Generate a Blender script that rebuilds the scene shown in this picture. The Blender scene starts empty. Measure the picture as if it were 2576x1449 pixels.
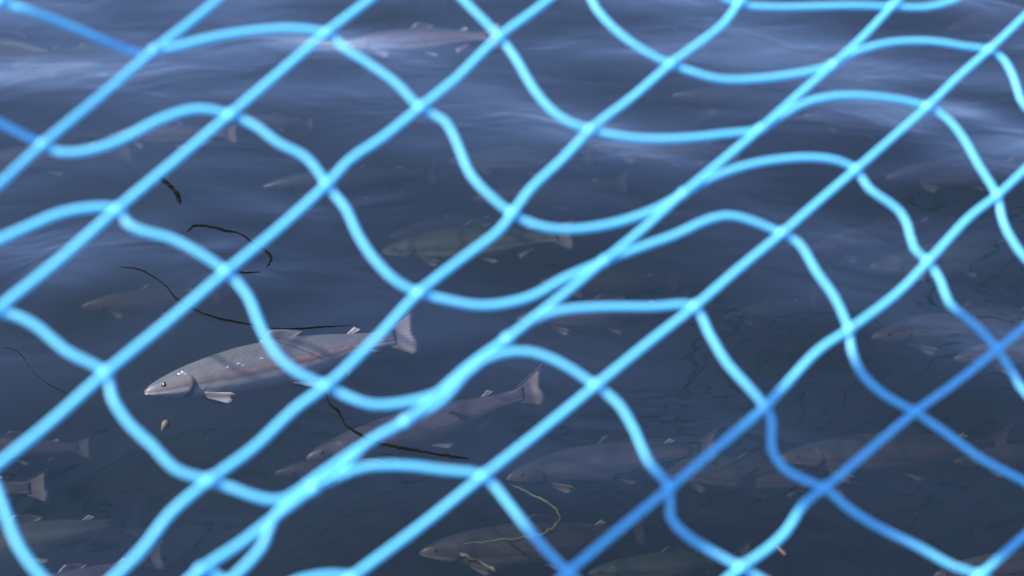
import bpy, math, random
import numpy as np
from mathutils import Vector, Matrix

# ------------------------------------------------------------------ camera, sky, sun, exposure
scene = bpy.context.scene
COL = scene.collection
PITCH = math.radians(30.0)
CAM = Vector((0.0, 0.0, 1.30))
FOCAL = 55.0
cam_data = bpy.data.cameras.new("camera")
cam = bpy.data.objects.new("camera", cam_data)
COL.objects.link(cam)
cam.location = CAM
cam.rotation_euler = (math.pi / 2 - PITCH, 0, 0)
cam_data.lens = FOCAL
cam_data.sensor_width = 36.0
cam_data.clip_start = 0.02
cam_data.clip_end = 500
cam_data.dof.use_dof = True
cam_data.dof.focus_distance = 2.42
cam_data.dof.aperture_fstop = 3.3
scene.camera = cam

SUN = Vector((-0.62, -0.22, 0.75)).normalized()          # direction towards the sun
sun_el = math.asin(SUN.z)
sun_az = math.atan2(SUN.x, SUN.y)
world = bpy.data.worlds.new("World")
scene.world = world
world.use_nodes = True
wn = world.node_tree.nodes
wl = world.node_tree.links
wn.clear()
sky = wn.new("ShaderNodeTexSky")
sky.sky_type = 'NISHITA'
sky.sun_disc = False
sky.sun_elevation = sun_el
sky.sun_rotation = sun_az
sky.air_density = 1.0
sky.dust_density = 0.3
sky.ozone_density = 2.6
bg = wn.new("ShaderNodeBackground")
bg.inputs[1].default_value = 0.15
wo = wn.new("ShaderNodeOutputWorld")
tint = wn.new("ShaderNodeMix"); tint.data_type = 'RGBA'; tint.blend_type = 'MULTIPLY'
tint.inputs[0].default_value = 1.0
tint.inputs[7].default_value = (0.94, 0.95, 1.27, 1)      # the photograph's cool white balance
wl.new(sky.outputs[0], tint.inputs[6])
wl.new(tint.outputs[2], bg.inputs[0])
wl.new(bg.outputs[0], wo.inputs[0])

sl = bpy.data.lights.new("sun", 'SUN')
sl.energy = 5.0
sl.angle = math.radians(0.53)
sl.color = (1.0, 0.955, 0.93)
so = bpy.data.objects.new("sun", sl)
COL.objects.link(so)
so.location = SUN * 20
so.rotation_euler = SUN.to_track_quat('Z', 'Y').to_euler()

scene.view_settings.view_transform = 'Standard'
scene.view_settings.look = 'None'
scene.view_settings.exposure = 1.12
scene.view_settings.gamma = 1.0
scene.view_settings.use_curve_mapping = False
scene.cycles.max_bounces = 8
scene.cycles.transparent_max_bounces = 12
scene.cycles.volume_bounces = 2
scene.cycles.caustics_reflective = False
scene.cycles.caustics_refractive = False
scene.cycles.sample_clamp_indirect = 4.0

# ------------------------------------------------------------------ viewing geometry helpers
W, H = 2576.0, 1449.0
FW = Vector((0, math.cos(PITCH), -math.sin(PITCH)))
UPV = Vector((0, math.sin(PITCH), math.cos(PITCH)))
RT = Vector((1, 0, 0))
K_ = 36.0 / FOCAL / W


def ray(x, y):
    return FW + RT * ((x - W / 2) * K_) - UPV * ((y - H / 2) * K_)


def at(x, y, z=0.0):
    d = ray(x, y)
    t = (z - CAM.z) / d.z
    return CAM + d * t


# ------------------------------------------------------------------ object helpers
def new_obj(name, verts, faces, mat=None, parent=None, smooth=True, attrs=None):
    me = bpy.data.meshes.new(name)
    me.from_pydata([tuple(v) for v in verts], [], faces)
    if attrs:
        for k, vals in attrs.items():
            a = me.attributes.new(k, 'FLOAT', 'POINT')
            a.data.foreach_set("value", np.array(vals, dtype=np.float32))
    if smooth:
        me.polygons.foreach_set("use_smooth", [True] * len(me.polygons))
    me.update()
    o = bpy.data.objects.new(name, me)
    COL.objects.link(o)
    if mat:
        me.materials.append(mat)
    if parent:
        o.parent = parent
    return o


def empty(name, loc=(0, 0, 0)):
    o = bpy.data.objects.new(name, None)
    o.empty_display_size = 0.05
    COL.objects.link(o)
    o.location = loc
    return o


def tag(o, label=None, cat=None, group=None, kind=None):
    if label: o["label"] = label
    if cat: o["category"] = cat
    if group: o["group"] = group
    if kind: o["kind"] = kind
    return o


def material(name):
    m = bpy.data.materials.new(name)
    m.use_nodes = True
    nt = m.node_tree
    nt.nodes.clear()
    out = nt.nodes.new("ShaderNodeOutputMaterial")
    return m, nt, out


def node(nt, typ, **kw):
    n = nt.nodes.new(typ)
    for k, v in kw.items():
        setattr(n, k, v)
    return n


def simple_mat(name, col, rough=0.6, noise=0.3, scale=60.0, spec=0.4, bump=0.0, coords='Object'):
    m, nt, out = material(name)
    p = node(nt, "ShaderNodeBsdfPrincipled")
    tc = node(nt, "ShaderNodeTexCoord")
    nz = node(nt, "ShaderNodeTexNoise")
    nz.inputs["Scale"].default_value = scale
    nz.inputs["Detail"].default_value = 4
    nt.links.new(tc.outputs[coords], nz.inputs["Vector"])
    mx = node(nt, "ShaderNodeMix", data_type='RGBA')
    mx.inputs[6].default_value = (*[c * (1 - noise) for c in col], 1)
    mx.inputs[7].default_value = (*[min(1, c * (1 + noise)) for c in col], 1)
    nt.links.new(nz.outputs["Fac"], mx.inputs[0])
    nt.links.new(mx.outputs[2], p.inputs["Base Color"])
    p.inputs["Roughness"].default_value = rough
    p.inputs["Specular IOR Level"].default_value = spec
    if bump:
        b = node(nt, "ShaderNodeBump")
        b.inputs["Strength"].default_value = bump
        b.inputs["Distance"].default_value = 0.002
        nt.links.new(nz.outputs["Fac"], b.inputs["Height"])
        nt.links.new(b.outputs[0], p.inputs["Normal"])
    nt.links.new(p.outputs[0], out.inputs[0])
    return m


# ------------------------------------------------------------------ water
def water_material():
    m, nt, out = material("pond_water")
    tc = node(nt, "ShaderNodeTexCoord")
    mp = node(nt, "ShaderNodeMapping")
    mp.inputs["Scale"].default_value = (1.0, 1.25, 1.0)
    mp.inputs["Rotation"].default_value = (0, 0, 0.25)
    nt.links.new(tc.outputs["Object"], mp.inputs[0])
    n1 = node(nt, "ShaderNodeTexNoise")
    n1.inputs["Scale"].default_value = 5.0
    n1.inputs["Detail"].default_value = 2.5
    n1.inputs["Roughness"].default_value = 0.45
    n1.inputs["Distortion"].default_value = 0.6
    nt.links.new(mp.outputs[0], n1.inputs["Vector"])
    b1 = node(nt, "ShaderNodeBump")
    b1.inputs["Strength"].default_value = 1.0
    b1.inputs["Distance"].default_value = 0.0048
    nt.links.new(n1.outputs["Fac"], b1.inputs["Height"])
    fr = node(nt, "ShaderNodeFresnel")
    fr.inputs["IOR"].default_value = 1.34
    nt.links.new(b1.outputs[0], fr.inputs["Normal"])
    tr = node(nt, "ShaderNodeBsdfTransparent")
    gl = node(nt, "ShaderNodeBsdfGlossy")
    gl.inputs["Roughness"].default_value = 0.03
    gl.inputs["Color"].default_value = (1, 1, 1, 1)
    nt.links.new(b1.outputs[0], gl.inputs["Normal"])
    mx = node(nt, "ShaderNodeMixShader")
    nt.links.new(fr.outputs[0], mx.inputs[0])
    nt.links.new(tr.outputs[0], mx.inputs[1])
    nt.links.new(gl.outputs[0], mx.inputs[2])
    nt.links.new(mx.outputs[0], out.inputs["Surface"])
    vs = node(nt, "ShaderNodeVolumeScatter")
    vs.inputs["Color"].default_value = WATER_SCATTER
    vs.inputs["Density"].default_value = WATER_SC_D
    vs.inputs["Anisotropy"].default_value = 0.2
    va = node(nt, "ShaderNodeVolumeAbsorption")
    va.inputs["Color"].default_value = WATER_ABS
    va.inputs["Density"].default_value = WATER_ABS_D
    ad = node(nt, "ShaderNodeAddShader")
    nt.links.new(vs.outputs[0], ad.inputs[0])
    nt.links.new(va.outputs[0], ad.inputs[1])
    nt.links.new(ad.outputs[0], out.inputs["Volume"])
    return m


WATER_SCATTER = (0.072, 0.098, 0.11, 1)
WATER_SC_D = 2.1
WATER_ABS = (0.30, 0.37, 0.40, 1)
WATER_ABS_D = 3.2


def wave_height(X, Y):
    rng = random.Random(11)
    Z = np.zeros_like(X)
    wx = X + 0.10 * np.sin(1.9 * Y + 0.7) + 0.05 * np.sin(4.1 * X + 2.2 * Y)
    wy = Y + 0.12 * np.sin(1.6 * X + 1.1) + 0.05 * np.sin(3.3 * Y - 2.0 * X)
    for lam, slope in ((1.15, .026), (.8, .028), (.62, .028), (.5, .026), (.40, .020), (.33, .012), (.27, .006), (.21, .003)):
        for r in range(2):
            a = rng.uniform(-1.1, 1.1) + math.pi / 2
            k = 2 * math.pi / (lam * rng.uniform(.9, 1.1))
            Z += slope / k * np.sin(k * (wx * math.cos(a) + wy * math.sin(a)) + rng.uniform(0, 6.28))
    for (cx, cy, amp, lam, dec) in RINGS:
        R = np.sqrt((X - cx) ** 2 + (Y - cy) ** 2)
        k = 2 * math.pi / lam
        Z += amp / k * np.cos(k * R) * np.exp(-R / dec)
    for (cx, cy, sx, sy, amp) in MOUNDS:
        Z += amp * np.exp(-((X - cx) / sx) ** 2 - ((Y - cy) / sy) ** 2)
    return Z


MOUNDS = []
for (px, py, sx, sy, amp) in ((230, 700, .22, .13, .020), (560, 350, .24, .16, .016), (860, 410, .30, .13, .014), (1850, 215, .32, .16, .006), (2150, 470, .28, .11, .010), (2440, 470, .22, .07, .010), (1350, 250, .30, .16, .012)):
    c = at(px, py)
    MOUNDS.append((c.x, c.y, sx, sy, amp * (.30 if py < 300 else .7 if px > 500 else 1.0)))
RINGS = []
for (px, py, amp, lam, dec) in ((575, 640, .09, .16, .16), (2420, 300, .07, .22, .30), (190, 760, .10, .25, .22), (250, 640, .06, .3, .2)):
    c = at(px, py)
    RINGS.append((c.x, c.y, amp, lam, dec))


def build_water():
    def axis(lo, hi, step, ext, n):
        core = list(np.arange(lo, hi + 1e-6, step))
        out = []
        for i in range(n, 0, -1):
            out.append(lo - ext * (i / n) ** 2.2)
        out += core
        for i in range(1, n + 1):
            out.append(hi + ext * (i / n) ** 2.2)
        return np.array(out)
    xs = axis(-2.2, 2.2, .016, 60, 26)
    ys = axis(.8, 5.0, .016, 60, 26)
    X, Y = np.meshgrid(xs, ys)
    fade = np.clip(1.3 - np.maximum(np.abs(X) / 8, np.abs(Y - 3) / 8), 0, 1)
    Z = wave_height(X, Y) * fade
    nx, ny = len(xs), len(ys)
    verts = np.stack([X.ravel(), Y.ravel(), Z.ravel()], 1).tolist()
    idx = np.arange(nx * ny).reshape(ny, nx)
    faces = np.stack([idx[:-1, :-1].ravel(), idx[:-1, 1:].ravel(), idx[1:, 1:].ravel(), idx[1:, :-1].ravel()], 1).tolist()
    # close the body of water: rim down to a floor
    rim = list(idx[0, :]) + list(idx[1:, -1]) + list(idx[-1, -2::-1]) + list(idx[-2:0:-1, 0])
    base = len(verts)
    for r in rim:
        verts.append([verts[r][0], verts[r][1], -1.2])
    n = len(rim)
    for i in range(n):
        j = (i + 1) % n
        faces.append([int(rim[j]), int(rim[i]), base + i, base + j])
    faces.append([base + i for i in range(n)][::-1])
    o = new_obj("water", verts, faces, water_material())
    return tag(o, kind='structure')


water = build_water()
bed_mat = simple_mat("pond_mud", (0.045, 0.05, 0.035), 0.9, 0.4, 3.0)
bx = 70
bed_v, bed_f = [], []
N = 60
for j in range(N + 1):
    for i in range(N + 1):
        bed_v.append((-bx + 2 * bx * i / N, -bx + 2 * bx * j / N + 3, -1.32 + random.Random(i * 97 + j).uniform(-.05, .05)))
for j in range(N):
    for i in range(N):
        a = j * (N + 1) + i
        bed_f.append((a, a + 1, a + N + 2, a + N + 1))
tag(new_obj("pond_bed", bed_v, bed_f, bed_mat), kind='structure')

# ------------------------------------------------------------------ tubes
def catmull(pts, per):
    P = [Vector(p) for p in pts]
    if len(P) < 3:
        return P
    P = [P[0] * 2 - P[1]] + P + [P[-1] * 2 - P[-2]]
    out = []
    for i in range(1, len(P) - 2):
        p0, p1, p2, p3 = P[i - 1], P[i], P[i + 1], P[i + 2]
        t0 = 0.0
        t1 = t0 + max(1e-6, (p1 - p0).length) ** .5
        t2 = t1 + max(1e-6, (p2 - p1).length) ** .5
        t3 = t2 + max(1e-6, (p3 - p2).length) ** .5
        n = per if isinstance(per, int) else max(2, int((p2 - p1).length / per))
        for s in range(n):
            t = t1 + (t2 - t1) * s / n
            A1 = p0 * ((t1 - t) / (t1 - t0)) + p1 * ((t - t0) / (t1 - t0))
            A2 = p1 * ((t2 - t) / (t2 - t1)) + p2 * ((t - t1) / (t2 - t1))
            A3 = p2 * ((t3 - t) / (t3 - t2)) + p3 * ((t - t2) / (t3 - t2))
            B1 = A1 * ((t2 - t) / (t2 - t0)) + A2 * ((t - t0) / (t2 - t0))
            B2 = A2 * ((t3 - t) / (t3 - t1)) + A3 * ((t - t1) / (t3 - t1))
            out.append(B1 * ((t2 - t) / (t2 - t1)) + B2 * ((t - t1) / (t2 - t1)))
    out.append(P[-2])
    return out


def tube(path, rad, sides=8):
    """rad: number or function of the fraction along the path"""
    verts, faces = [], []
    n = len(path)
    up = Vector((0.13, 0.3, 0.94))
    for i, p in enumerate(path):
        d = (path[min(i + 1, n - 1)] - path[max(i - 1, 0)])
        if d.length < 1e-9: d = Vector((1, 0, 0))
        d.normalize()
        s = d.cross(up)
        if s.length < 1e-4: s = d.cross(Vector((1, 0, 0)))
        s.normalize()
        u = s.cross(d)
        r = rad(i / (n - 1)) if callable(rad) else rad
        for k in range(sides):
            a = 2 * math.pi * k / sides
            verts.append(p + s * (math.cos(a) * r) + u * (math.sin(a) * r))
    for i in range(n - 1):
        for k in range(sides):
            k2 = (k + 1) % sides
            faces.append((i * sides + k, i * sides + k2, (i + 1) * sides + k2, (i + 1) * sides + k))
    faces.append(tuple(range(sides))[::-1])
    faces.append(tuple((n - 1) * sides + k for k in range(sides)))
    return verts, faces


def blob(c, ax, radii, seed=0, rings=7, seg=10, rough=.12):
    rng = random.Random(seed)
    verts, faces = [], []
    X, Y, Z = ax
    verts.append(c + Z * radii[2])
    for i in range(1, rings):
        th = math.pi * i / rings
        for k in range(seg):
            ph = 2 * math.pi * k / seg
            r = 1 + rng.uniform(-rough, rough)
            verts.append(c + X * (radii[0] * r * math.sin(th) * math.cos(ph)) + Y * (radii[1] * r * math.sin(th) * math.sin(ph)) + Z * (radii[2] * r * math.cos(th)))
    verts.append(c - Z * radii[2])
    for k in range(seg):
        faces.append((0, 1 + k, 1 + (k + 1) % seg))
    for i in range(rings - 2):
        for k in range(seg):
            a = 1 + i * seg + k
            b = 1 + i * seg + (k + 1) % seg
            faces.append((a, a + seg, b + seg, b))
    last = len(verts) - 1
    for k in range(seg):
        faces.append((last, 1 + (rings - 2) * seg + (k + 1) % seg, 1 + (rings - 2) * seg + k))
    return verts, faces


# ------------------------------------------------------------------ the net
# knots in the picture, (a strand, b strand): x, y
KN = {
    (0, 3): (0, 4),
    (1, 3): (390, 127), (1, 4): (110, 363),
    (2, 3): (823, 82), (2, 4): (581, 288), (2, 5): (299, 524), (2, 6): (-14, 786),
    (3, 2): (1258, 91), (3, 3): (1059, 270), (3, 4): (823, 464), (3, 5): (571, 683), (3, 6): (268, 937), (3, 7): (-30, 1190),
    (4, 0): (1860, 8), (4, 1): (1690, 160), (4, 2): (1487, 325), (4, 3): (1290, 536), (4, 4): (1056, 735), (4, 5): (822, 970), (4, 6): (528, 1208), (4, 7): (205, 1530),
    (5, 0): (2245, 15), (5, 1): (2097, 162), (5, 2): (1915, 323), (5, 3): (1720, 486), (5, 4): (1521, 656), (5, 5): (1277, 851), (5, 6): (1020, 1060), (5, 7): (790, 1228), (5, 8): (505, 1434),
    (6, 1): (2490, 124), (6, 2): (2335, 267), (6, 3): (2155, 425), (6, 4): (1968, 586), (6, 5): (1749, 770), (6, 6): (1500, 969), (6, 7): (1217, 1196), (6, 8): (884, 1453),
    (7, 2): (2510, 490), (7, 3): (2336, 656), (7, 4): (2137, 828), (7, 5): (1926, 1021), (7, 6): (1686, 1226), (7, 7): (1430, 1438),
    (8, 3): (2511, 877), (8, 4): (2303, 1035), (8, 5): (2076, 1226), (8, 6): (1865, 1426),
    (9, 5): (2466, 1446),
    (0, 2): (245, -190), (0, 4): (-310, 225), (1, 2): (650, -88), (1, 5): (-165, 602), (1, 6): (-430, 835), (2, 2): (1060, -110), (2, 7): (-310, 1035),
    (3, 1): (1455, -58), (3, 0): (1650, -225), (4, -1): (2010, -140), (5, -1): (2400, -140), (6, 0): (2665, -45), (7, 1): (2690, 320), (7, 0): (2860, 150), (8, 2): (2700, 715),
    (3, 8): (-330, 1445), (4, 8): (-70, 1790), (5, 9): (250, 1660), (6, 9): (590, 1680), (7, 8): (1150, 1670), (8, 7): (1640, 1630), (9, 6): (2240, 1650), (9, 4): (2670, 1265), (9, 3): (2860, 1090), (10, 5): (2800, 1680),
}
# points of the slack b strands between one knot and the next: (b, a of the left knot): [(x, y, away)]
BM = {
    (0, 3): [(1640, -95), (1780, -28)], (0, 4): [(1950, 18), (2060, 16), (2160, 14)], (0, 5): [(2330, 18), (2400, 0), (2470, -40)],
    (1, 3): [(1500, 22), (1545, 72), (1610, 122)], (1, 4): [(1745, 182), (1810, 199), (1900, 199), (2010, 184)], (1, 5): [(2150, 132), (2235, 108), (2340, 104), (2430, 117)],
    (1, 6): [(2525, 150), (2550, 195), (2580, 270)],
    (2, 2): [(1100, -70), (1170, 4)], (2, 3): [(1298, 148), (1340, 220), (1385, 275), (1430, 307)], (2, 4): [(1545, 340), (1620, 349), (1730, 347), (1830, 336)], (2, 5): [(1965, 292), (2030, 257), (2110, 241), (2230, 246)],
    (2, 6): [(2385, 300), (2425, 350), (2460, 412)], (2, 7): [(2524, 560), (2550, 610), (2600, 670)],
    (3, 0): [(60, 22), (200, 75, .02), (340, 132, .03)], (3, 1): [(440, 118), (540, 93), (640, 77), (740, 72)], (3, 2): [(862, 118), (930, 162), (1000, 212)], (3, 3): [(1118, 303), (1150, 360), (1183, 438), (1230, 490)],
    (3, 4): [(1345, 565), (1420, 577), (1530, 565), (1640, 530)], (3, 5): [(1800, 443), (1900, 411), (2030, 396), (2110, 405)], (3, 6): [(2185, 473), (2260, 528), (2283, 565), (2300, 625)], (3, 7): [(2366, 705), (2388, 762), (2450, 815)], (3, 8): [(2548, 940), (2590, 1000)],
    (4, 0): [(-40, 292, .02), (40, 330, .01)], (4, 1): [(140, 381), (190, 384), (290, 358), (400, 302), (480, 276), (530, 276)], (4, 2): [(640, 315), (705, 363), (765, 392), (800, 430)], (4, 3): [(872, 527), (895, 580), (940, 650), (1000, 710)],
    (4, 4): [(1130, 756), (1215, 769), (1330, 748), (1420, 700)], (4, 5): [(1620, 619), (1700, 590), (1775, 555), (1830, 542), (1890, 555)], (4, 6): [(2010, 612), (2055, 685), (2100, 748)], (4, 7): [(2142, 880), (2168, 940), (2225, 993)], (4, 8): [(2380, 1090), (2470, 1155), (2580, 1213)],
    (5, 1): [(-60, 620), (60, 575), (150, 537), (230, 522)], (5, 2): [(318, 560), (360, 582), (425, 598), (500, 636)], (5, 3): [(622, 742), (655, 820), (690, 885), (745, 935)],
    (5, 4): [(880, 1000), (935, 1018), (1020, 1012), (1110, 985), (1200, 920)], (5, 5): [(1330, 812), (1400, 783), (1500, 773), (1640, 772)], (5, 6): [(1782, 835), (1830, 915), (1880, 970)], (5, 7): [(1942, 1060), (1941, 1130), (1975, 1180), (2030, 1210)], (5, 8): [(2130, 1275), (2195, 1318), (2310, 1375), (2400, 1425)],
    (6, 2): [(40, 794), (100, 826), (165, 882), (215, 908)], (6, 3): [(282, 1000), (330, 1072), (385, 1122), (440, 1180)],
    (6, 4): [(590, 1230), (665, 1256), (720, 1254), (790, 1205), (900, 1130)], (6, 5): [(1110, 1010), (1190, 925), (1255, 891), (1330, 885), (1410, 913)], (6, 6): [(1555, 1015), (1600, 1090), (1630, 1160)], (6, 7): [(1686, 1300), (1725, 1345), (1800, 1392)],
    (7, 3): [(8, 1275), (45, 1370), (105, 1450)], (7, 4): [(330, 1560), (480, 1535), (600, 1440), (662, 1370), (693, 1295)], (7, 5): [(850, 1200), (915, 1176), (1010, 1171), (1120, 1183)], (7, 6): [(1272, 1258), (1320, 1320), (1375, 1385)],
    (8, 4): [(150, 1830), (330, 1700), (450, 1520)], (8, 5): [(640, 1500), (760, 1458), (830, 1447)],
}
# small kinks on the taut a strands: (a, b of the upper knot)
AM = {
    (3, 1): [(1340, 30)], (3, 2): [(1185, 160), (1150, 195)], (3, 3): [(960, 348), (880, 402)], (3, 4): [(700, 575)],
    (4, 0): [(1820, 60), (1770, 100)], (4, 2): [(1415, 400), (1335, 475)], (4, 3): [(1255, 580), (1170, 645)], (4, 5): [(740, 1030), (640, 1125)], (4, 6): [(430, 1290), (355, 1385)],
    (5, 2): [(1840, 385)], (5, 5): [(1180, 920), (1090, 1000)], (5, 6): [(930, 1110), (850, 1190)], (5, 7): [(690, 1302), (600, 1370)],
    (7, 2): [(2440, 545)], (7, 3): [(2260, 735)], (7, 4): [(2060, 880)],
    (8, 5): [(2025, 1265), (1975, 1340), (1925, 1385)],
}


def inv_depth(x, y):
    return 0.86 - 0.150 * x / W + 0.115 * y / H


def net_point(x, y, away=0.0):
    return CAM + ray(x, y) * (1.0 / inv_depth(x, y) + away)


nO = net_point(W / 2, H / 2)
e1 = (net_point(W, H / 2) - nO).normalized()
tmp = net_point(W / 2, 0) - nO
nN = e1.cross(tmp).normalized()
if nN.z < 0: nN = -nN
e2 = nN.cross(e1).normalized()
if e2.z < 0: e2 = -e2

# affine map from knot numbers to the net's own plane
A_, Bp, Bq = [], [], []
for (i, j), (x, y) in KN.items():
    d = net_point(x, y) - nO
    A_.append((1, i, j)); Bp.append(d.dot(e1)); Bq.append(d.dot(e2))
cp = np.linalg.lstsq(np.array(A_), np.array(Bp), rcond=None)[0]
cq = np.linalg.lstsq(np.array(A_), np.array(Bq), rcond=None)[0]

Q1 = 0.34            # above this the net bends over into a canopy above the pond
slope = math.asin(max(-1, min(1, e2.z)))
RB = 0.28
flat = (Vector((e2.x, e2.y, 0)).normalized() + Vector((0, 0, -.225))).normalized()


def sheet(p, q):
    if q <= Q1:
        P = nO + e1 * p + e2 * q
    else:
        s = q - Q1
        L = RB * (slope + .22)
        P = nO + e1 * p + e2 * Q1
        n = 8
        sb = min(s, L)
        for k in range(n):
            t = (k + .5) / n * sb / L
            d = e2.lerp(flat, t).normalized()
            P = P + d * (sb / n)
        if s > L:
            P = P + flat * (s - L)
            P = P - Vector((0, 0, .05 * math.sin((s - L) * 1.3) ** 2))
    return P


rngN = random.Random(5)
jit = {}


def grid_pq(i, j):
    p = cp[0] + cp[1] * i + cp[2] * j
    q = cq[0] + cq[1] * i + cq[2] * j
    if (i, j) not in jit:
        r = random.Random(i * 7919 + j * 104729)
        jit[(i, j)] = (r.uniform(-.012, .012), r.uniform(-.012, .012))
    return p + jit[(i, j)][0], q + jit[(i, j)][1]


PMIN, PMAX, QMIN, QMAX = -1.3, 1.6, -0.50, 1.95


def inside(i, j):
    p, q = grid_pq(i, j)
    return PMIN < p < PMAX and QMIN < q < QMAX


def knot_point(i, j):
    if (i, j) in KN:
        x, y = KN[(i, j)]
        return net_point(x, y)
    return sheet(*grid_pq(i, j))


net_m, nt, out = material("blue_netting_cord")
p_ = node(nt, "ShaderNodeBsdfPrincipled")
tc = node(nt, "ShaderNodeTexCoord")
nz = node(nt, "ShaderNodeTexNoise"); nz.inputs["Scale"].default_value = 9.0; nz.inputs["Detail"].default_value = 3
nt.links.new(tc.outputs["Object"], nz.inputs["Vector"])
mx = node(nt, "ShaderNodeMix", data_type='RGBA')
mx.inputs[6].default_value = (0.17, 0.70, 0.90, 1)
mx.inputs[7].default_value = (0.24, 0.80, 0.95, 1)
nt.links.new(nz.outputs["Fac"], mx.inputs[0])
nt.links.new(mx.outputs[2], p_.inputs["Base Color"])
p_.inputs["Roughness"].default_value = 0.42
p_.inputs["Specular IOR Level"].default_value = 0.8
p_.inputs["Sheen Weight"].default_value = 0.25
tl = node(nt, "ShaderNodeBsdfTranslucent"); tl.inputs[0].default_value = (0.15, 0.72, 0.95, 1)
ms = node(nt, "ShaderNodeMixShader"); ms.inputs[0].default_value = 0.45
nt.links.new(p_.outputs[0], ms.inputs[1]); nt.links.new(tl.outputs[0], ms.inputs[2])
nw = node(nt, "ShaderNodeTexNoise"); nw.inputs["Scale"].default_value = 420.0
nt.links.new(tc.outputs["Object"], nw.inputs["Vector"])
bp = node(nt, "ShaderNodeBump"); bp.inputs["Strength"].default_value = .5; bp.inputs["Distance"].default_value = .0008
nt.links.new(nw.outputs["Fac"], bp.inputs["Height"]); nt.links.new(bp.outputs[0], p_.inputs["Normal"])
nt.links.new(ms.outputs[0], out.inputs[0])

net = empty("netting", nO)
tag(net, "slack blue knotted cord net stretched over the pond in front of the fish", "net")
RAD = 0.00265


def add_part(name, verts, faces, mat, parent, smooth=True, attrs=None):
    inv = parent.location
    verts = [Vector(v) - inv for v in verts]
    return new_obj(name, verts, faces, mat, parent, smooth, attrs)


def strand(kind, idx):
    js = [j for j in range(-60, 60) if inside(*((idx, j) if kind == 'a' else (j, idx))) or ((idx, j) if kind == 'a' else (j, idx)) in KN]
    if len(js) < 2: return
    lo, hi = min(js), max(js)
    pts = []
    seen = False
    for j in range(lo, hi + 1):
        key = (idx, j) if kind == 'a' else (j, idx)
        if key in KN: seen = True
        # b cords pass under the a cords at the knots
        P = knot_point(*key)
        pts.append(P - nN * (0.0015 if kind == 'b' else -0.0015))
        if j == hi: break
        nxt = (idx, j + 1) if kind == 'a' else (j + 1, idx)
        tbl = AM.get((idx, j)) if kind == 'a' else BM.get((idx, j))
        if tbl:
            seen = True
            for t in tbl:
                pts.append(net_point(t[0], t[1], t[2] if len(t) > 2 else 0.0))
        else:
            r = random.Random(hash((kind == 'a', idx, j)) & 0xffff)
            Q = knot_point(*nxt)
            if kind == 'b' and not (key in KN and nxt in KN):
                s = r.uniform(-.014, .014)
                side = (Q - P).cross(nN).normalized()
                pts.append(P.lerp(Q, .3) + side * (s + r.uniform(-.004, .004)) - nN * r.uniform(-.004, .01))
                pts.append(P.lerp(Q, .7) + side * (-s * .8 + r.uniform(-.004, .004)) - nN * r.uniform(-.004, .01))
            else:
                pts.append(P.lerp(Q, .5) + Vector((r.uniform(-.001, .001), 0, r.uniform(-.0015, .0005))))
    if seen:
        path = catmull(pts, .008)
        v, f = tube(path, RAD, 10)
    else:
        path = catmull(pts, 2 if kind == 'b' else 1)
        v, f = tube(path, RAD, 6)
    add_part("strand", v, f, net_m, net)


for idx in range(-45, 45):
    strand('a', idx)
    strand('b', idx)
v, f = tube([sheet(p, QMAX) for p in np.arange(PMIN, PMAX, .12)], .006, 8)
add_part("border_rope", v, f, net_m, net)
v, f = tube([sheet(p, QMIN) for p in np.arange(PMIN, PMAX, .12)], .006, 8)
add_part("border_rope", v, f, net_m, net)
for (i, j), (x, y) in sorted(KN.items()):
    c = net_point(x, y, -0.002)
    da = (knot_point(i, j - 1) - knot_point(i, j + 1)).normalized()
    ob = nN.cross(da).normalized()
    v, f = blob(c, (da, ob, nN), (RAD * 2.2, RAD * 1.6, RAD * 1.7), seed=i * 31 + j)
    add_part("knot", v, f, net_m, net)

# ------------------------------------------------------------------ unseen timbers, added to cast shadow bands on the net
wood = simple_mat("weathered_timber", (0.26, 0.22, 0.17), 0.75, 0.35, 14.0, bump=.6)
shade_frame = empty("shade_timbers", (0, 0, 0))
tag(shade_frame, "unseen weathered timbers added above the net to shade its cords", "shade_frame")


def shade_beam(name, A, B, w, h, wdir):
    d = (B - A).normalized()
    s = (wdir - d * wdir.dot(d)).normalized()
    u = d.cross(s)
    v, f = [], []
    b = .12 * min(w, h)
    prof = [(-w / 2 + b, -h / 2), (w / 2 - b, -h / 2), (w / 2, -h / 2 + b), (w / 2, h / 2 - b), (w / 2 - b, h / 2), (-w / 2 + b, h / 2), (-w / 2, h / 2 - b), (-w / 2, -h / 2 + b)]
    for P in (A, B):
        for (x, y) in prof:
            v.append(P + s * x + u * y)
    n = len(prof)
    for k in range(n):
        f.append((k, (k + 1) % n, n + (k + 1) % n, n + k))
    f.append(tuple(range(n))[::-1]); f.append(tuple(range(n, 2 * n)))
    return new_obj(name, v, f, wood, shade_frame, smooth=False)


LIFT = 1.15
bA = net_point(1560, 1368)
bB = net_point(2430, 898)
bA = bA + SUN * ((1.75 - bA.z) / SUN.z)
bB = bB + SUN * ((1.75 - bB.z) / SUN.z)
dB = (bB - bA).normalized()
perp = SUN.cross(dB)
gA = net_point(0, 282)
gB = net_point(400, -56)
gA = gA + SUN * ((1.70 - gA.z) / SUN.z)
gB = gB + SUN * ((1.70 - gB.z) / SUN.z)
dG = (gB - gA).normalized()
g0, g1 = gA - dG * 2.4, gB + dG * .55
shade_beam("shade_beam", g0, g1, .045, .06, SUN.cross(dG))  # added out of view to shade the upper left cord ends
b0 = bA - dB * 2.6
b1 = bB + dB * 2.4
print("BEAM", b0, b1, g0, g1)
shade_beam("shade_beam", b0, b1, .050, .08, perp)  # added out of view to lay the diagonal shadow at lower right
cA = net_point(2110, 1172)
cB = net_point(2560, 1265)
cA = cA + SUN * ((1.84 - cA.z) / SUN.z)
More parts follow.
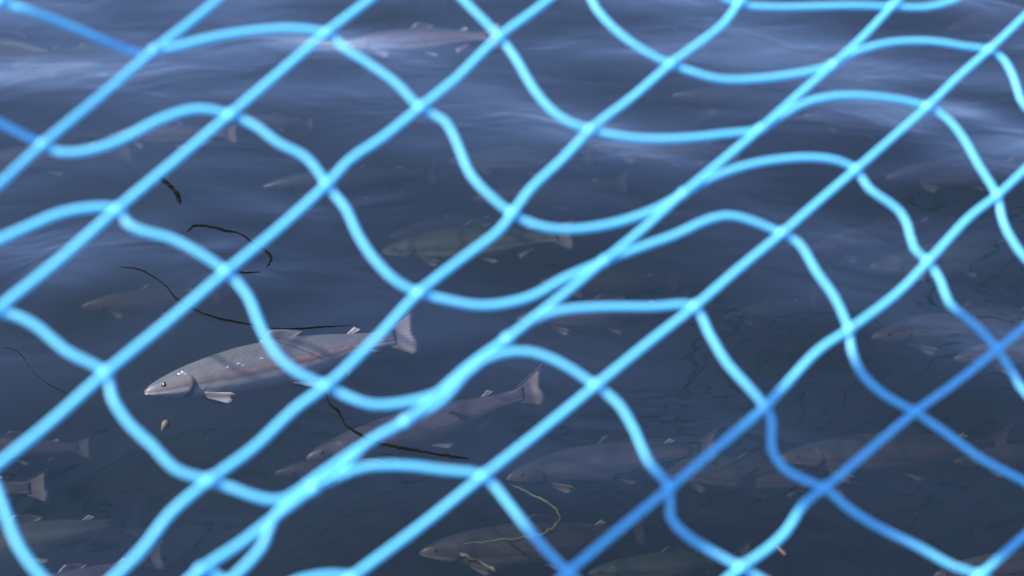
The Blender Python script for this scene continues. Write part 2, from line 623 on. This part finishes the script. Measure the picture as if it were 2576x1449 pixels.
cB = cB + SUN * ((1.84 - cB.z) / SUN.z)
dC = (cB - cA).normalized()
shade_beam("shade_brace", cA - dC * .01, cB + dC * .6, .095, .06, SUN.cross(dC))  # added out of view to widen that shadow towards the right edge
for P in (b0, b1, g0):
    shade_beam("added_post", Vector((P.x, P.y, -1.3)), Vector((P.x, P.y, P.z + .08)), .1, .1, Vector((1, 0, 0)))  # uprights added so the unseen shade timbers stand on something

# ------------------------------------------------------------------ trout
def fish_material(name, back, side, belly, band, band_amt=.5, spots=.5, rough=.42):
    m, nt, out = material(name)
    L = nt.links
    p = node(nt, "ShaderNodeBsdfPrincipled")
    up = node(nt, "ShaderNodeAttribute"); up.attribute_name = "up"
    al = node(nt, "ShaderNodeAttribute"); al.attribute_name = "along"
    tc = node(nt, "ShaderNodeTexCoord")
    nz = node(nt, "ShaderNodeTexNoise"); nz.inputs["Scale"].default_value = 16; nz.inputs["Detail"].default_value = 5
    L.new(tc.outputs["Object"], nz.inputs["Vector"])
    ma = node(nt, "ShaderNodeMath", operation='MULTIPLY_ADD'); ma.inputs[1].default_value = .35; ma.inputs[2].default_value = -.17
    L.new(nz.outputs["Fac"], ma.inputs[0])
    ad = node(nt, "ShaderNodeMath", operation='ADD')
    L.new(up.outputs["Fac"], ad.inputs[0]); L.new(ma.outputs[0], ad.inputs[1])
    mr = node(nt, "ShaderNodeMapRange"); mr.inputs[1].default_value = -1; mr.inputs[2].default_value = 1
    L.new(ad.outputs[0], mr.inputs[0])
    cr = node(nt, "ShaderNodeValToRGB")
    e = cr.color_ramp.elements
    e[0].position = 0.0; e[0].color = (*belly, 1)
    e[1].position = 1.0; e[1].color = (*back, 1)
    mid = [side[k] * (1 - band_amt) + band[k] * band_amt for k in range(3)]
    for pos, c in ((.20, belly), (.36, side), (.62, side), (.84, back)):
        q = e.new(pos); q.color = (*c, 1)
    L.new(mr.outputs[0], cr.inputs[0])
    bd = node(nt, "ShaderNodeMath", operation='SUBTRACT'); L.new(mr.outputs[0], bd.inputs[0]); bd.inputs[1].default_value = .46
    ba = node(nt, "ShaderNodeMath", operation='ABSOLUTE'); L.new(bd.outputs[0], ba.inputs[0])
    br = node(nt, "ShaderNodeMapRange"); br.inputs[1].default_value = .03; br.inputs[2].default_value = .10; br.inputs[3].default_value = 1; br.inputs[4].default_value = 0
    L.new(ba.outputs[0], br.inputs[0])
    al1 = node(nt, "ShaderNodeMapRange"); al1.inputs[1].default_value = .28; al1.inputs[2].default_value = .5; al1.inputs[3].default_value = .35
    L.new(al.outputs["Fac"], al1.inputs[0])
    nb = node(nt, "ShaderNodeTexNoise"); nb.inputs["Scale"].default_value = 26; nb.inputs["Detail"].default_value = 4
    L.new(tc.outputs["Object"], nb.inputs["Vector"])
    nbr = node(nt, "ShaderNodeMapRange"); nbr.inputs[1].default_value = .36; nbr.inputs[2].default_value = .58
    L.new(nb.outputs["Fac"], nbr.inputs[0])
    bm1 = node(nt, "ShaderNodeMath", operation='MULTIPLY'); L.new(br.outputs[0], bm1.inputs[0]); L.new(al1.outputs[0], bm1.inputs[1])
    bm2 = node(nt, "ShaderNodeMath", operation='MULTIPLY'); L.new(bm1.outputs[0], bm2.inputs[0]); L.new(nbr.outputs[0], bm2.inputs[1])
    bm3 = node(nt, "ShaderNodeMath", operation='MULTIPLY'); L.new(bm2.outputs[0], bm3.inputs[0]); bm3.inputs[1].default_value = band_amt
    bmx = node(nt, "ShaderNodeMix", data_type='RGBA'); L.new(bm3.outputs[0], bmx.inputs[0]); L.new(cr.outputs[0], bmx.inputs[6]); bmx.inputs[7].default_value = (*band, 1)
    # dark spots on the back and flank
    vo = node(nt, "ShaderNodeTexVoronoi"); vo.inputs["Scale"].default_value = 75; vo.inputs["Randomness"].default_value = 1
    L.new(tc.outputs["Object"], vo.inputs["Vector"])
    s1 = node(nt, "ShaderNodeMapRange"); s1.inputs[1].default_value = .20; s1.inputs[2].default_value = .34; s1.inputs[3].default_value = .75 * spots; s1.inputs[4].default_value = 0
    L.new(vo.outputs["Distance"], s1.inputs[0])
    s2 = node(nt, "ShaderNodeMapRange"); s2.inputs[1].default_value = .45; s2.inputs[2].default_value = .75
    L.new(mr.outputs[0], s2.inputs[0])
    sm = node(nt, "ShaderNodeMath", operation='MULTIPLY'); L.new(s1.outputs[0], sm.inputs[0]); L.new(s2.outputs[0], sm.inputs[1])
    mx = node(nt, "ShaderNodeMix", data_type='RGBA'); L.new(sm.outputs[0], mx.inputs[0]); L.new(bmx.outputs[2], mx.inputs[6])
    mx.inputs[7].default_value = (*[c * .35 for c in back], 1)
    # mottling
    n2 = node(nt, "ShaderNodeTexNoise"); n2.inputs["Scale"].default_value = 18; n2.inputs["Detail"].default_value = 8; n2.inputs["Roughness"].default_value = .7
    L.new(tc.outputs["Object"], n2.inputs["Vector"])
    m2 = node(nt, "ShaderNodeMapRange"); m2.inputs[3].default_value = .6; m2.inputs[4].default_value = 1.3
    L.new(n2.outputs["Fac"], m2.inputs[0])
    mu = node(nt, "ShaderNodeMix", data_type='RGBA', blend_type='MULTIPLY'); mu.inputs[0].default_value = 1
    L.new(mx.outputs[2], mu.inputs[6]); L.new(m2.outputs[0], mu.inputs[7])
    L.new(mu.outputs[2], p.inputs["Base Color"])
    sc = node(nt, "ShaderNodeTexVoronoi"); sc.inputs["Scale"].default_value = 170
    L.new(tc.outputs["Object"], sc.inputs["Vector"])
    b = node(nt, "ShaderNodeBump"); b.inputs["Strength"].default_value = .1; b.inputs["Distance"].default_value = .003
    L.new(sc.outputs["Distance"], b.inputs["Height"]); L.new(b.outputs[0], p.inputs["Normal"])
    p.inputs["Roughness"].default_value = rough
    p.inputs["Metallic"].default_value = 0
    L.new(p.outputs[0], out.inputs[0])
    return m


def fin_material(name, base, edge):
    m, nt, out = material(name)
    L = nt.links
    p = node(nt, "ShaderNodeBsdfPrincipled")
    al = node(nt, "ShaderNodeAttribute"); al.attribute_name = "along"
    ry = node(nt, "ShaderNodeAttribute"); ry.attribute_name = "up"
    wv = node(nt, "ShaderNodeMath", operation='MULTIPLY'); wv.inputs[1].default_value = 75
    L.new(ry.outputs["Fac"], wv.inputs[0])
    sn = node(nt, "ShaderNodeMath", operation='SINE'); L.new(wv.outputs[0], sn.inputs[0])
    m3 = node(nt, "ShaderNodeMapRange"); m3.inputs[1].default_value = -1; m3.inputs[3].default_value = .85; m3.inputs[4].default_value = 1.08
    L.new(sn.outputs[0], m3.inputs[0])
    cr = node(nt, "ShaderNodeMix", data_type='RGBA')
    L.new(al.outputs["Fac"], cr.inputs[0]); cr.inputs[6].default_value = (*base, 1); cr.inputs[7].default_value = (*edge, 1)
    mu = node(nt, "ShaderNodeMix", data_type='RGBA', blend_type='MULTIPLY'); mu.inputs[0].default_value = 1
    L.new(cr.outputs[2], mu.inputs[6]); L.new(m3.outputs[0], mu.inputs[7])
    L.new(mu.outputs[2], p.inputs["Base Color"])
    p.inputs["Roughness"].default_value = .45
    tl = node(nt, "ShaderNodeBsdfTranslucent"); L.new(mu.outputs[2], tl.inputs[0])
    ms = node(nt, "ShaderNodeMixShader"); ms.inputs[0].default_value = .35
    L.new(p.outputs[0], ms.inputs[1]); L.new(tl.outputs[0], ms.inputs[2])
    L.new(ms.outputs[0], out.inputs[0])
    return m


FM = {
    'silver': (fish_material("trout_silver", (.10, .10, .092), (.185, .170, .155), (.92, .82, .78), (.55, .25, .21), .7),
               fin_material("fin_silver", (.30, .26, .25), (.62, .56, .52))),
    'pink': (fish_material("trout_pink", (.06, .050, .045), (.17, .12, .105), (.75, .55, .48), (.45, .19, .15), .7),
             fin_material("fin_pink", (.28, .18, .15), (.72, .56, .46))),
    'olive': (fish_material("trout_olive", (.05, .055, .03), (.15, .155, .10), (.68, .60, .45), (.35, .22, .15), .4),
              fin_material("fin_olive", (.22, .20, .14), (.68, .58, .44))),
    'dark': (fish_material("trout_dark", (.020, .022, .030), (.045, .045, .055), (.16, .14, .14), (.07, .05, .06), .4),
             fin_material("fin_dark", (.05, .05, .06), (.20, .18, .18))),
    'mauve': (fish_material("trout_mauve", (.06, .052, .06), (.15, .12, .13), (.66, .55, .54), (.34, .20, .20), .5),
              fin_material("fin_mauve", (.25, .20, .20), (.68, .58, .54))),
}
eye_m = simple_mat("fish_eye", (.015, .015, .018), .12, .1, 40, .8)
iris_m = simple_mat("fish_iris", (.10, .09, .07), .4, .2, 90, .4)


def lerp_table(tb, x):
    for k in range(len(tb) - 1):
        if x <= tb[k + 1][0]:
            t = (x - tb[k][0]) / (tb[k + 1][0] - tb[k][0])
            t = t * t * (3 - 2 * t) * .5 + t * .5
            return [tb[k][n] + (tb[k + 1][n] - tb[k][n]) * t for n in range(1, len(tb[k]))]
    return list(tb[-1][1:])


# x along, top z, bottom z, half width (in body lengths, snout 0, tail fork 1)
PROFILE = [(0, .004, -.012, .008), (.02, .020, -.024, .018), (.05, .034, -.036, .028), (.10, .052, -.052, .040), (.16, .068, -.066, .048), (.24, .083, -.080, .054),
           (.34, .094, -.092, .057), (.45, .096, -.096, .056), (.56, .088, -.086, .050), (.66, .072, -.067, .040), (.75, .053, -.048, .029), (.82, .040, -.036, .020), (.875, .034, -.032, .014), (.90, .036, -.034, .010), (.915, .038, -.036, .004)]


def make_fish(head, tail, dz, bend, tone, label, roll=0.0, tail_up=0.0, fat=0.90):
    """head and tail: world points. bend: sideways curve, in body lengths."""
    Lv = tail - head
    Ln = Lv.length
    yaw = math.atan2(Lv.y, Lv.x)
    pit = -math.asin(Lv.z / Ln)
    root = empty("trout", head.lerp(tail, .5))
    root.rotation_mode = 'XYZ'
    root.rotation_euler = (roll, pit, yaw)
    root.scale = (Ln, Ln, Ln)
    tag(root, label, "fish", "trout crowding under the net")
    bm_, fm_ = FM[tone]

    def warp(x, y, z):
        # spine: bend sideways, tail sweeping more
        t = max(0, x - .25)
        off = bend * (t * t * 1.6) - bend * .22 * x
        zz = z + tail_up * t * t * 1.3
        return (x - .5 - abs(bend) * .15 * t * t, y + off, zz)

    def mk(name, vs, fs, mat, attrs=None, par=None, smooth=True):
        o = new_obj(name, [warp(*v) for v in vs], fs, mat, par or root, smooth, attrs)
        return o
    # body
    vs, fs, up, al = [], [], [], []
    xs = [0, .01, .02, .035, .05, .075, .10, .13, .16, .20, .24, .29, .34, .395, .45, .505, .56, .61, .66, .705, .75, .785, .82, .85, .875, .90, .915]
    S = 18
    for x in xs:
        tz, bz, w = lerp_table(PROFILE, x)
        tz *= fat; bz *= fat
        c = (tz + bz) / 2; h = (tz - bz) / 2
        for k in range(S):
            a = 2 * math.pi * k / S
            sa, ca = math.sin(a), math.cos(a)
            y = w * math.copysign(abs(ca) ** .92, ca)
            z = c + h * math.copysign(abs(sa) ** 1.05, sa)
            vs.append((x, y, z)); up.append(sa); al.append(x)
    for i in range(len(xs) - 1):
        for k in range(S):
            k2 = (k + 1) % S
            fs.append((i * S + k, i * S + k2, (i + 1) * S + k2, (i + 1) * S + k))
    fs.append(tuple(range(S))[::-1]); fs.append(tuple((len(xs) - 1) * S + k for k in range(S)))
    mk("body", vs, fs, bm_, {"up": up, "along": al})

    def fin(name, rootp, tipp, thick=.0022, n=7, out_y=0.0):
        """rootp, tipp: polylines of equal role (x, y, z); ribs run root to tip"""
        def samp(P, t):
            s = t * (len(P) - 1); i = min(int(s), len(P) - 2); u = s - i
            return [P[i][k] * (1 - u) + P[i + 1][k] * u for k in range(3)]
        v, f, a1, a2 = [], [], [], []
        R = 5
        for i in range(n):
            t = i / (n - 1)
            r = samp(rootp, t); q = samp(tipp, t)
            for j in range(R):
                s = j / (R - 1)
                pnt = [r[k] + (q[k] - r[k]) * s for k in range(3)]
                ripple = .004 * math.sin(t * 9 + s * 3) * s
                th = thick * (1.3 - s)
                v.append((pnt[0], pnt[1] + ripple + th, pnt[2])); a1.append(t); a2.append(s)
                v.append((pnt[0], pnt[1] + ripple - th, pnt[2])); a1.append(t); a2.append(s)
        def I(i, j, b): return (i * R + j) * 2 + b
        for i in range(n - 1):
            for j in range(R - 1):
                f.append((I(i, j, 0), I(i + 1, j, 0), I(i + 1, j + 1, 0), I(i, j + 1, 0)))
                f.append((I(i, j, 1), I(i, j + 1, 1), I(i + 1, j + 1, 1), I(i + 1, j, 1)))
            f.append((I(i, R - 1, 0), I(i + 1, R - 1, 0), I(i + 1, R - 1, 1), I(i, R - 1, 1)))
            f.append((I(i, 0, 1), I(i + 1, 0, 1), I(i + 1, 0, 0), I(i, 0, 0)))
        for i in (0, n - 1):
            for j in range(R - 1):
                f.append((I(i, j, 0), I(i, j + 1, 0), I(i, j + 1, 1), I(i, j, 1)))
        mk(name, v, f, bm_ if name == "dorsal_fin" else fm_, {"up": [.8] * len(a1), "along": [.2] * len(a1)} if name == "dorsal_fin" else {"up": a1, "along": a2})
    tp = lambda x: lerp_table(PROFILE, x)[0] * fat
    bt = lambda x: lerp_table(PROFILE, x)[1] * fat
    fin("tail_fin", [(.89, 0, -.033), (.905, 0, 0), (.89, 0, .035)], [(.985, 0, -.086), (.993, 0, -.05), (.983, 0, 0), (.995, 0, .05), (1.0, 0, .090)], n=11)
    fin("dorsal_fin", [(.42, 0, tp(.42) - .006), (.54, 0, tp(.54) - .006)], [(.468, 0, tp(.44) + .034), (.52, 0, tp(.5) + .030), (.585, 0, tp(.56) + .012)])
    fin("adipose_fin", [(.735, 0, tp(.735) - .004), (.755, 0, tp(.755) - .004)], [(.772, 0, tp(.75) + .020), (.792, 0, tp(.77) + .010)], n=4, thick=.004)
    fin("anal_fin", [(.69, 0, bt(.69) + .005), (.77, 0, bt(.77) + .005)], [(.715, 0, bt(.70) - .052), (.75, 0, bt(.75) - .038), (.79, 0, bt(.78) - .016)])
    for sgn in (-1, 1):
        w = .040
        fin("pectoral_fin", [(.185, sgn * w * .80, -.044), (.196, sgn * w * .62, -.066)], [(.272, sgn * (w + .022), -.066), (.290, sgn * (w + .022), -.080), (.286, sgn * (w + .018), -.096), (.255, sgn * (w + .010), -.100)], n=7, thick=.003)
        fin("pelvic_fin", [(.50, sgn * .026, -.078), (.54, sgn * .020, -.082)], [(.565, sgn * .040, -.110), (.588, sgn * .036, -.112), (.596, sgn * .030, -.098)], n=6, thick=.003)
        # eye
        v, f = blob(Vector((.062, sgn * .0265, .008)), (Vector((1, 0, 0)), Vector((0, 1, 0)), Vector((0, 0, 1))), (.0115, .006, .0115), rough=0)
        ey = mk("eye", v, f, iris_m)
        v, f = blob(Vector((.062, sgn * .0305, .008)), (Vector((1, 0, 0)), Vector((0, 1, 0)), Vector((0, 0, 1))), (.0065, .0035, .0065), rough=0)
        mk("pupil", v, f, eye_m, par=ey)
    # gill cover, a raised crescent on each cheek
    for sgn in (-1, 1):
        v, f = [], []
        n = 9
        for i in range(n):
            a = -1.25 + 2.5 * i / (n - 1)
            x = .125 + .035 * math.cos(a); z = -.006 + .046 * math.sin(a)
            tz, bz, w = lerp_table(PROFILE, x)
            h = (tz - bz) / 2 * fat
            yy = w * math.sqrt(max(.05, 1 - min(.98, (z / h)) ** 2))
            v += [(x - .018, sgn * (yy * .96), z * .93), (x, sgn * (yy + .0035), z), (x + .004, sgn * (yy - .003), z * 1.02)]
        for i in range(n - 1):
            for k in range(2):
                f.append((i * 3 + k, i * 3 + k + 1, i * 3 + k + 4, i * 3 + k + 3))
        mk("gill_cover", v, f, bm_, {"up": [0.1] * len(v), "along": [.1] * len(v)})
    return root


# head x, y, tail x, y (picture), depth of head, depth of tail, bend, tone, label, roll
FISH = [
    (364, 985, 1043, 838, .050, .080, -.05, 'silver', "pale silvery trout with pink side just below the surface, left of centre", -.32, 0),
    (770, 1150, 1362, 1005, .12, .11, -.12, 'mauve', "greyish trout with upturned pale tail behind the doubled cord, below centre", -.1, .12),
    (1275, 1200, 1800, 1120, .15, .17, -.04, 'pink', "reddish brown trout in the lower middle, between two taut cords", -.1, 0),
    (1055, 1388, 1655, 1345, .17, .19, .08, 'pink', "long dim trout near the bottom edge beside the yellow weed strand", -.1, 0),
    (-250, 1400, 365, 1313, .12, .13, .03, 'olive', "olive brown trout cut by the left edge, tail near the lowest left cord", -.1, 0),
    (-420, 1235, 122, 1232, .13, .12, .03, 'mauve', "mauve trout at the left edge of which only the blunt tail shows", 0, 0),
    (-60, 1520, 425, 1420, .10, .10, .05, 'mauve', "trout rising at the bottom left edge, broad purplish tail in view", -.1, .05),
    (2195, 845, 2700, 790, .16, .18, .02, 'pink', "pinkish trout under the right edge, head between two cords", 0, 0),
    (2400, 900, 2900, 850, .15, .15, .03, 'pink', "reddish trout cut by the right edge beneath the shaded cord", 0, 0),
    (2030, 630, 2420, 560, .19, .20, .03, 'mauve', "dusky trout right of centre with a pink mouth and pale lip", 0, 0),
    (2190, 668, 2620, 625, .18, .20, .02, 'olive', "olive trout with a pale curved belly below the knot at right", -.2, 0),
    (1960, 1150, 2560, 1125, .19, .22, .03, 'pink', "broad brown trout at lower right below the crossing of shaded cords", -.1, 0),
    (1640, 1175, 2130, 1215, .22, .24, -.03, 'pink', "deep dim trout at lower right with one pale fin showing", 0, 0),
    (862, 112, 1262, 90, .05, .05, -.06, 'mauve', "slender trout near the top edge with pale fins, left of the knot", -.2, 0),
    (30, 165, 425, 135, .14, .14, .05, 'olive', "faded olive trout at the top left corner behind the dark cord", -.1, 0),
    (-120, 100, 215, 158, .17, .16, .03, 'pink', "pinkish tailed trout in the top left cell, partly off the edge", 0, 0),
    (270, 340, 603, 335, .12, .12, -.04, 'mauve', "trout in the upper left with its pale tail beneath a taut cord", -.1, 0),
    (-120, 420, 340, 375, .13, .14, .03, 'mauve', "purplish trout at the left edge under the sagging cord", -.2, 0),
    (1385, 108, 1790, 95, .20, .24, .02, 'mauve', "very faint mauve trout at top centre, right of the slack cord", 0, 0),
    (1490, 368, 1870, 385, .17, .18, .04, 'mauve', "faint trout above centre with two pale belly fins", -.1, 0),
    (1130, 405, 1500, 395, .20, .20, .05, 'olive', "dim trout in the middle top cell below the slack bend", -.1, 0),
    (960, 632, 1440, 590, .14, .15, -.08, 'olive', "yellowish olive trout at centre, crossed by a taut cord", -.2, 0),
    (1360, 705, 1720, 715, .19, .22, .05, 'olive', "dim olive trout right of centre beneath the doubled cord", 0, 0),
    (1300, 800, 1740, 780, .16, .18, .03, 'mauve', "shadowy trout right of centre under the horizontal cord", -.1, 0),
    (205, 770, 560, 740, .17, .18, .04, 'pink', "deep trout at left with a pinkish fin near the thin dark strand", 0, 0),
    (980, 595, 1300, 555, .21, .22, .02, 'mauve', "small faint trout at the centre, behind the olive one", 0, 0),
    (1190, 500, 1590, 478, .22, .21, .04, 'mauve', "ghostly trout above centre with a fan shaped grey tail", 0, .06),
    (2230, 445, 2640, 420, .15, .16, .03, 'pink', "rosy trout at the right edge above the curling cord", -.1, 0),
    (2020, 152, 2400, 135, .16, .20, .02, 'pink', "trout at upper right with an orange pink snout", 0, 0),
    (2385, 72, 2760, 30, .13, .16, .02, 'mauve', "trout at the top right corner, only its pale head catching light", 0, 0),
    (600, 300, 790, 310, .12, .13, .03, 'mauve', "small trout at upper left with a pale back fin, right of the knot", 0, 0),
    (1690, 240, 2090, 262, .15, .18, .02, 'dark', "dark backed trout at upper right between the slack cords", 0, 0),
    (660, 470, 1110, 438, .15, .16, .02, 'dark', "dark backed trout left of centre crossing behind a knot", 0, 0),
    (2020, 290, 2330, 330, .13, .16, .05, 'dark', "dark backed trout at upper right beside the rippled water", 0, 0),
    (850, 60, 1130, 20, .2, .2, 0, 'olive', "faint olive trout touching the top edge left of centre", 0, 0),
    (690, 1190, 1010, 1150, .20, .20, .03, 'mauve', "deep trout low at centre left, snout behind the doubled cord", 0, 0),
    (1480, 1440, 1900, 1400, .19, .2, .03, 'olive', "murky olive trout at the bottom edge right of centre", -.1, 0),
    (2350, 1445, 2760, 1400, .14, .15, .02, 'pink', "reddish trout in the bottom right corner", 0, 0),
    (2400, 1160, 2800, 1130, .2, .2, .02, 'mauve', "dim trout at the right edge low down behind the long shaded cord", 0, 0),
    (1820, 800, 2060, 760, .22, .22, .02, 'mauve', "small deep trout right of centre between knots", 0, 0),
    (-150, 1120, 230, 1130, .2, .2, .02, 'mauve', "very dim mauve trout at the left edge below the taut cord", 0, 0),
]
for (hx, hy, tx, ty, d1, d2, bend, tone, label, roll, tup) in FISH:
    if tone != 'silver' and tone != 'dark':
        d1, d2 = d1 * 1.45 + .03, d2 * 1.45 + .03
    make_fish(at(hx, hy, -d1), at(tx, ty, -d2), 0, bend * 1.6, tone, label, roll - .28, tup, .82 + .16 * ((hx * 7 + hy * 13) % 10) / 10 if tone != 'silver' else .88)

# ------------------------------------------------------------------ things afloat
weed_dark = simple_mat("weed_dark", (.004, .004, .002), .95, .4, 50, .05)
weed_yel = simple_mat("weed_yellow", (.065, .065, .014), .6, .4, 50)
weed_olive = simple_mat("weed_olive", (.022, .022, .007), .6, .4, 50)


def weed(pts, rad, mat, label, z=.0, seed=1, kind="weed_strand"):
    rng = random.Random(seed)
    P = []
    for (x, y) in pts:
        q = at(x, y, z)
        P.append(q + Vector((rng.uniform(-.002, .002), rng.uniform(-.003, .003), 0)))
    path = catmull(P, .006)
    for q in path:
        q.x += rng.uniform(-1, 1) * rad * .45
        q.y += rng.uniform(-1, 1) * rad * .9
        q.z = rad * .5 + float(wave_height(np.array([q.x]), np.array([q.y]))[0]) if z == 0 else z
    ph = [rng.uniform(0, 6) for _ in range(3)]

    def rr(t):
        e = min(1, t * 8 + .25, (1 - t) * 8 + .25)
        return .85 * rad * e * (1 + .45 * math.sin(t * 17 + ph[0]) * math.sin(t * 7 + ph[1]))
    v, f = tube(path, rr, 6)
    c = path[len(path) // 2].copy()
    o = new_obj(kind, [q - c for q in v], f, mat)
    o.location = c
    return tag(o, label, "weed", "weed strands drifting on the water")


weed([(398, 456), (418, 468), (436, 482), (446, 500), (456, 517)], .0036, weed_dark, "short dark weed wisp at upper left, above the weed ring", 0, 1)
weed([(468, 592), (496, 572), (525, 577), (560, 583), (600, 592), (640, 615), (668, 632), (681, 655), (668, 678)], .0019, weed_dark, "upper arc of the thin dark weed ring, left of centre", 0, 2)
weed([(478, 640), (500, 660), (530, 678), (570, 690), (620, 694), (655, 688)], .0013, weed_dark, "lower arc of the thin dark weed ring behind the knot", 0, 3)
weed([(305, 685), (350, 692), (385, 708), (415, 735), (445, 765), (500, 795), (560, 812), (620, 826), (700, 836), (760, 832), (820, 828), (882, 824)], .0013, weed_dark, "long thin dark weed strand curving above the silvery trout", 0, 4)
weed([(818, 1003), (828, 1030), (850, 1050), (872, 1078), (900, 1106), (960, 1130), (1050, 1150), (1180, 1174)], .0018, weed_dark, "crooked dark weed strand below the silvery trout", 0, 5)
weed([(1285, 1222), (1330, 1238), (1380, 1266), (1408, 1298), (1396, 1328), (1350, 1350), (1250, 1360), (1168, 1368)], .0026, weed_yel, "hooked yellow green weed strand near the bottom", -.085, 6)
weed([(1158, 1385), (1185, 1402), (1215, 1416), (1255, 1436)], .0040, weed_olive, "thick olive weed stub at the bottom edge below the yellow strand", -.008, 7)
weed([(0, 868), (45, 880), (72, 910), (90, 940), (130, 968), (200, 1000)], .0005, weed_dark, "hair thin weed strand at the left edge above the taut cord", 0, 8)
weed([(925, 880), (950, 886), (972, 882)], .0040, weed_olive, "small olive weed tuft under the tail of the silvery trout", -.02, 9)

feed_m = simple_mat("feed_pellet", (.09, .08, .045), .6, .3, 200)
twig_m = simple_mat("twig_brown", (.10, .05, .03), .6, .3, 200)
P1, P2 = at(421, 1058, -.015), at(407, 1084, -.025)
v, f = tube(catmull([P1, P1.lerp(P2, .5), P2], 5), lambda t: .0062 * math.sin(math.pi * (.15 + .75 * t)) * (1.2 - .7 * t), 8)
o = new_obj("leaf_scrap", [q - P1 for q in v], f, feed_m); o.location = P1
tag(o, "tiny yellowish leaf scrap drifting below the silvery trout's head", "leaf")
P1, P2 = at(1955, 1375, -.01), at(1978, 1398, -.012)
v, f = tube(catmull([P1, P1.lerp(P2, .5), P2], 5), lambda t: .0022 + .001 * t, 7)
o = new_obj("twig", [q - P1 for q in v], f, twig_m); o.location = P1
tag(o, "tiny reddish brown twig in the dark water at lower right", "twig")

bub_m, nt, out = material("bubble_film")
g = node(nt, "ShaderNodeBsdfGlossy"); g.inputs["Roughness"].default_value = .08
t_ = node(nt, "ShaderNodeBsdfTransparent")
mm = node(nt, "ShaderNodeMixShader"); fz = node(nt, "ShaderNodeFresnel"); fz.inputs[0].default_value = 1.8
mm.inputs[0].default_value = .35; nt.links.new(t_.outputs[0], mm.inputs[1]); nt.links.new(g.outputs[0], mm.inputs[2]); nt.links.new(mm.outputs[0], out.inputs[0])
for k, (x, y, r) in enumerate([(451, 946, 3.2), (460, 941, 2.6), (467, 946, 2.2), (574, 932, 2.4), (601, 924, 2.8), (659, 912, 3.0), (612, 929, 1.8)]):
    q = at(x, y, 0)
    q.z = float(wave_height(np.array([q.x]), np.array([q.y]))[0])
    rr = r * .001
    v, f = blob(Vector((0, 0, rr * .3)), (Vector((1, 0, 0)), Vector((0, 1, 0)), Vector((0, 0, 1))), (rr, rr, rr * .8), rough=0)
    o = new_obj("bubble", v, f, bub_m); o.location = q
    tag(o, ["largest of three clustered bubbles over the silvery trout's head, nearest its snout", "middle bubble of the three clustered over the silvery trout's head", "right hand bubble of the three clustered over the silvery trout's head", "lone small bubble just behind the cluster on the silvery trout", "left bubble of the pair over the middle of the silvery trout", "large lone bubble on the silvery trout beside the sagging cord", "right, smaller bubble of the pair over the middle of the silvery trout"][k], "bubble", "bubbles above the silvery trout")
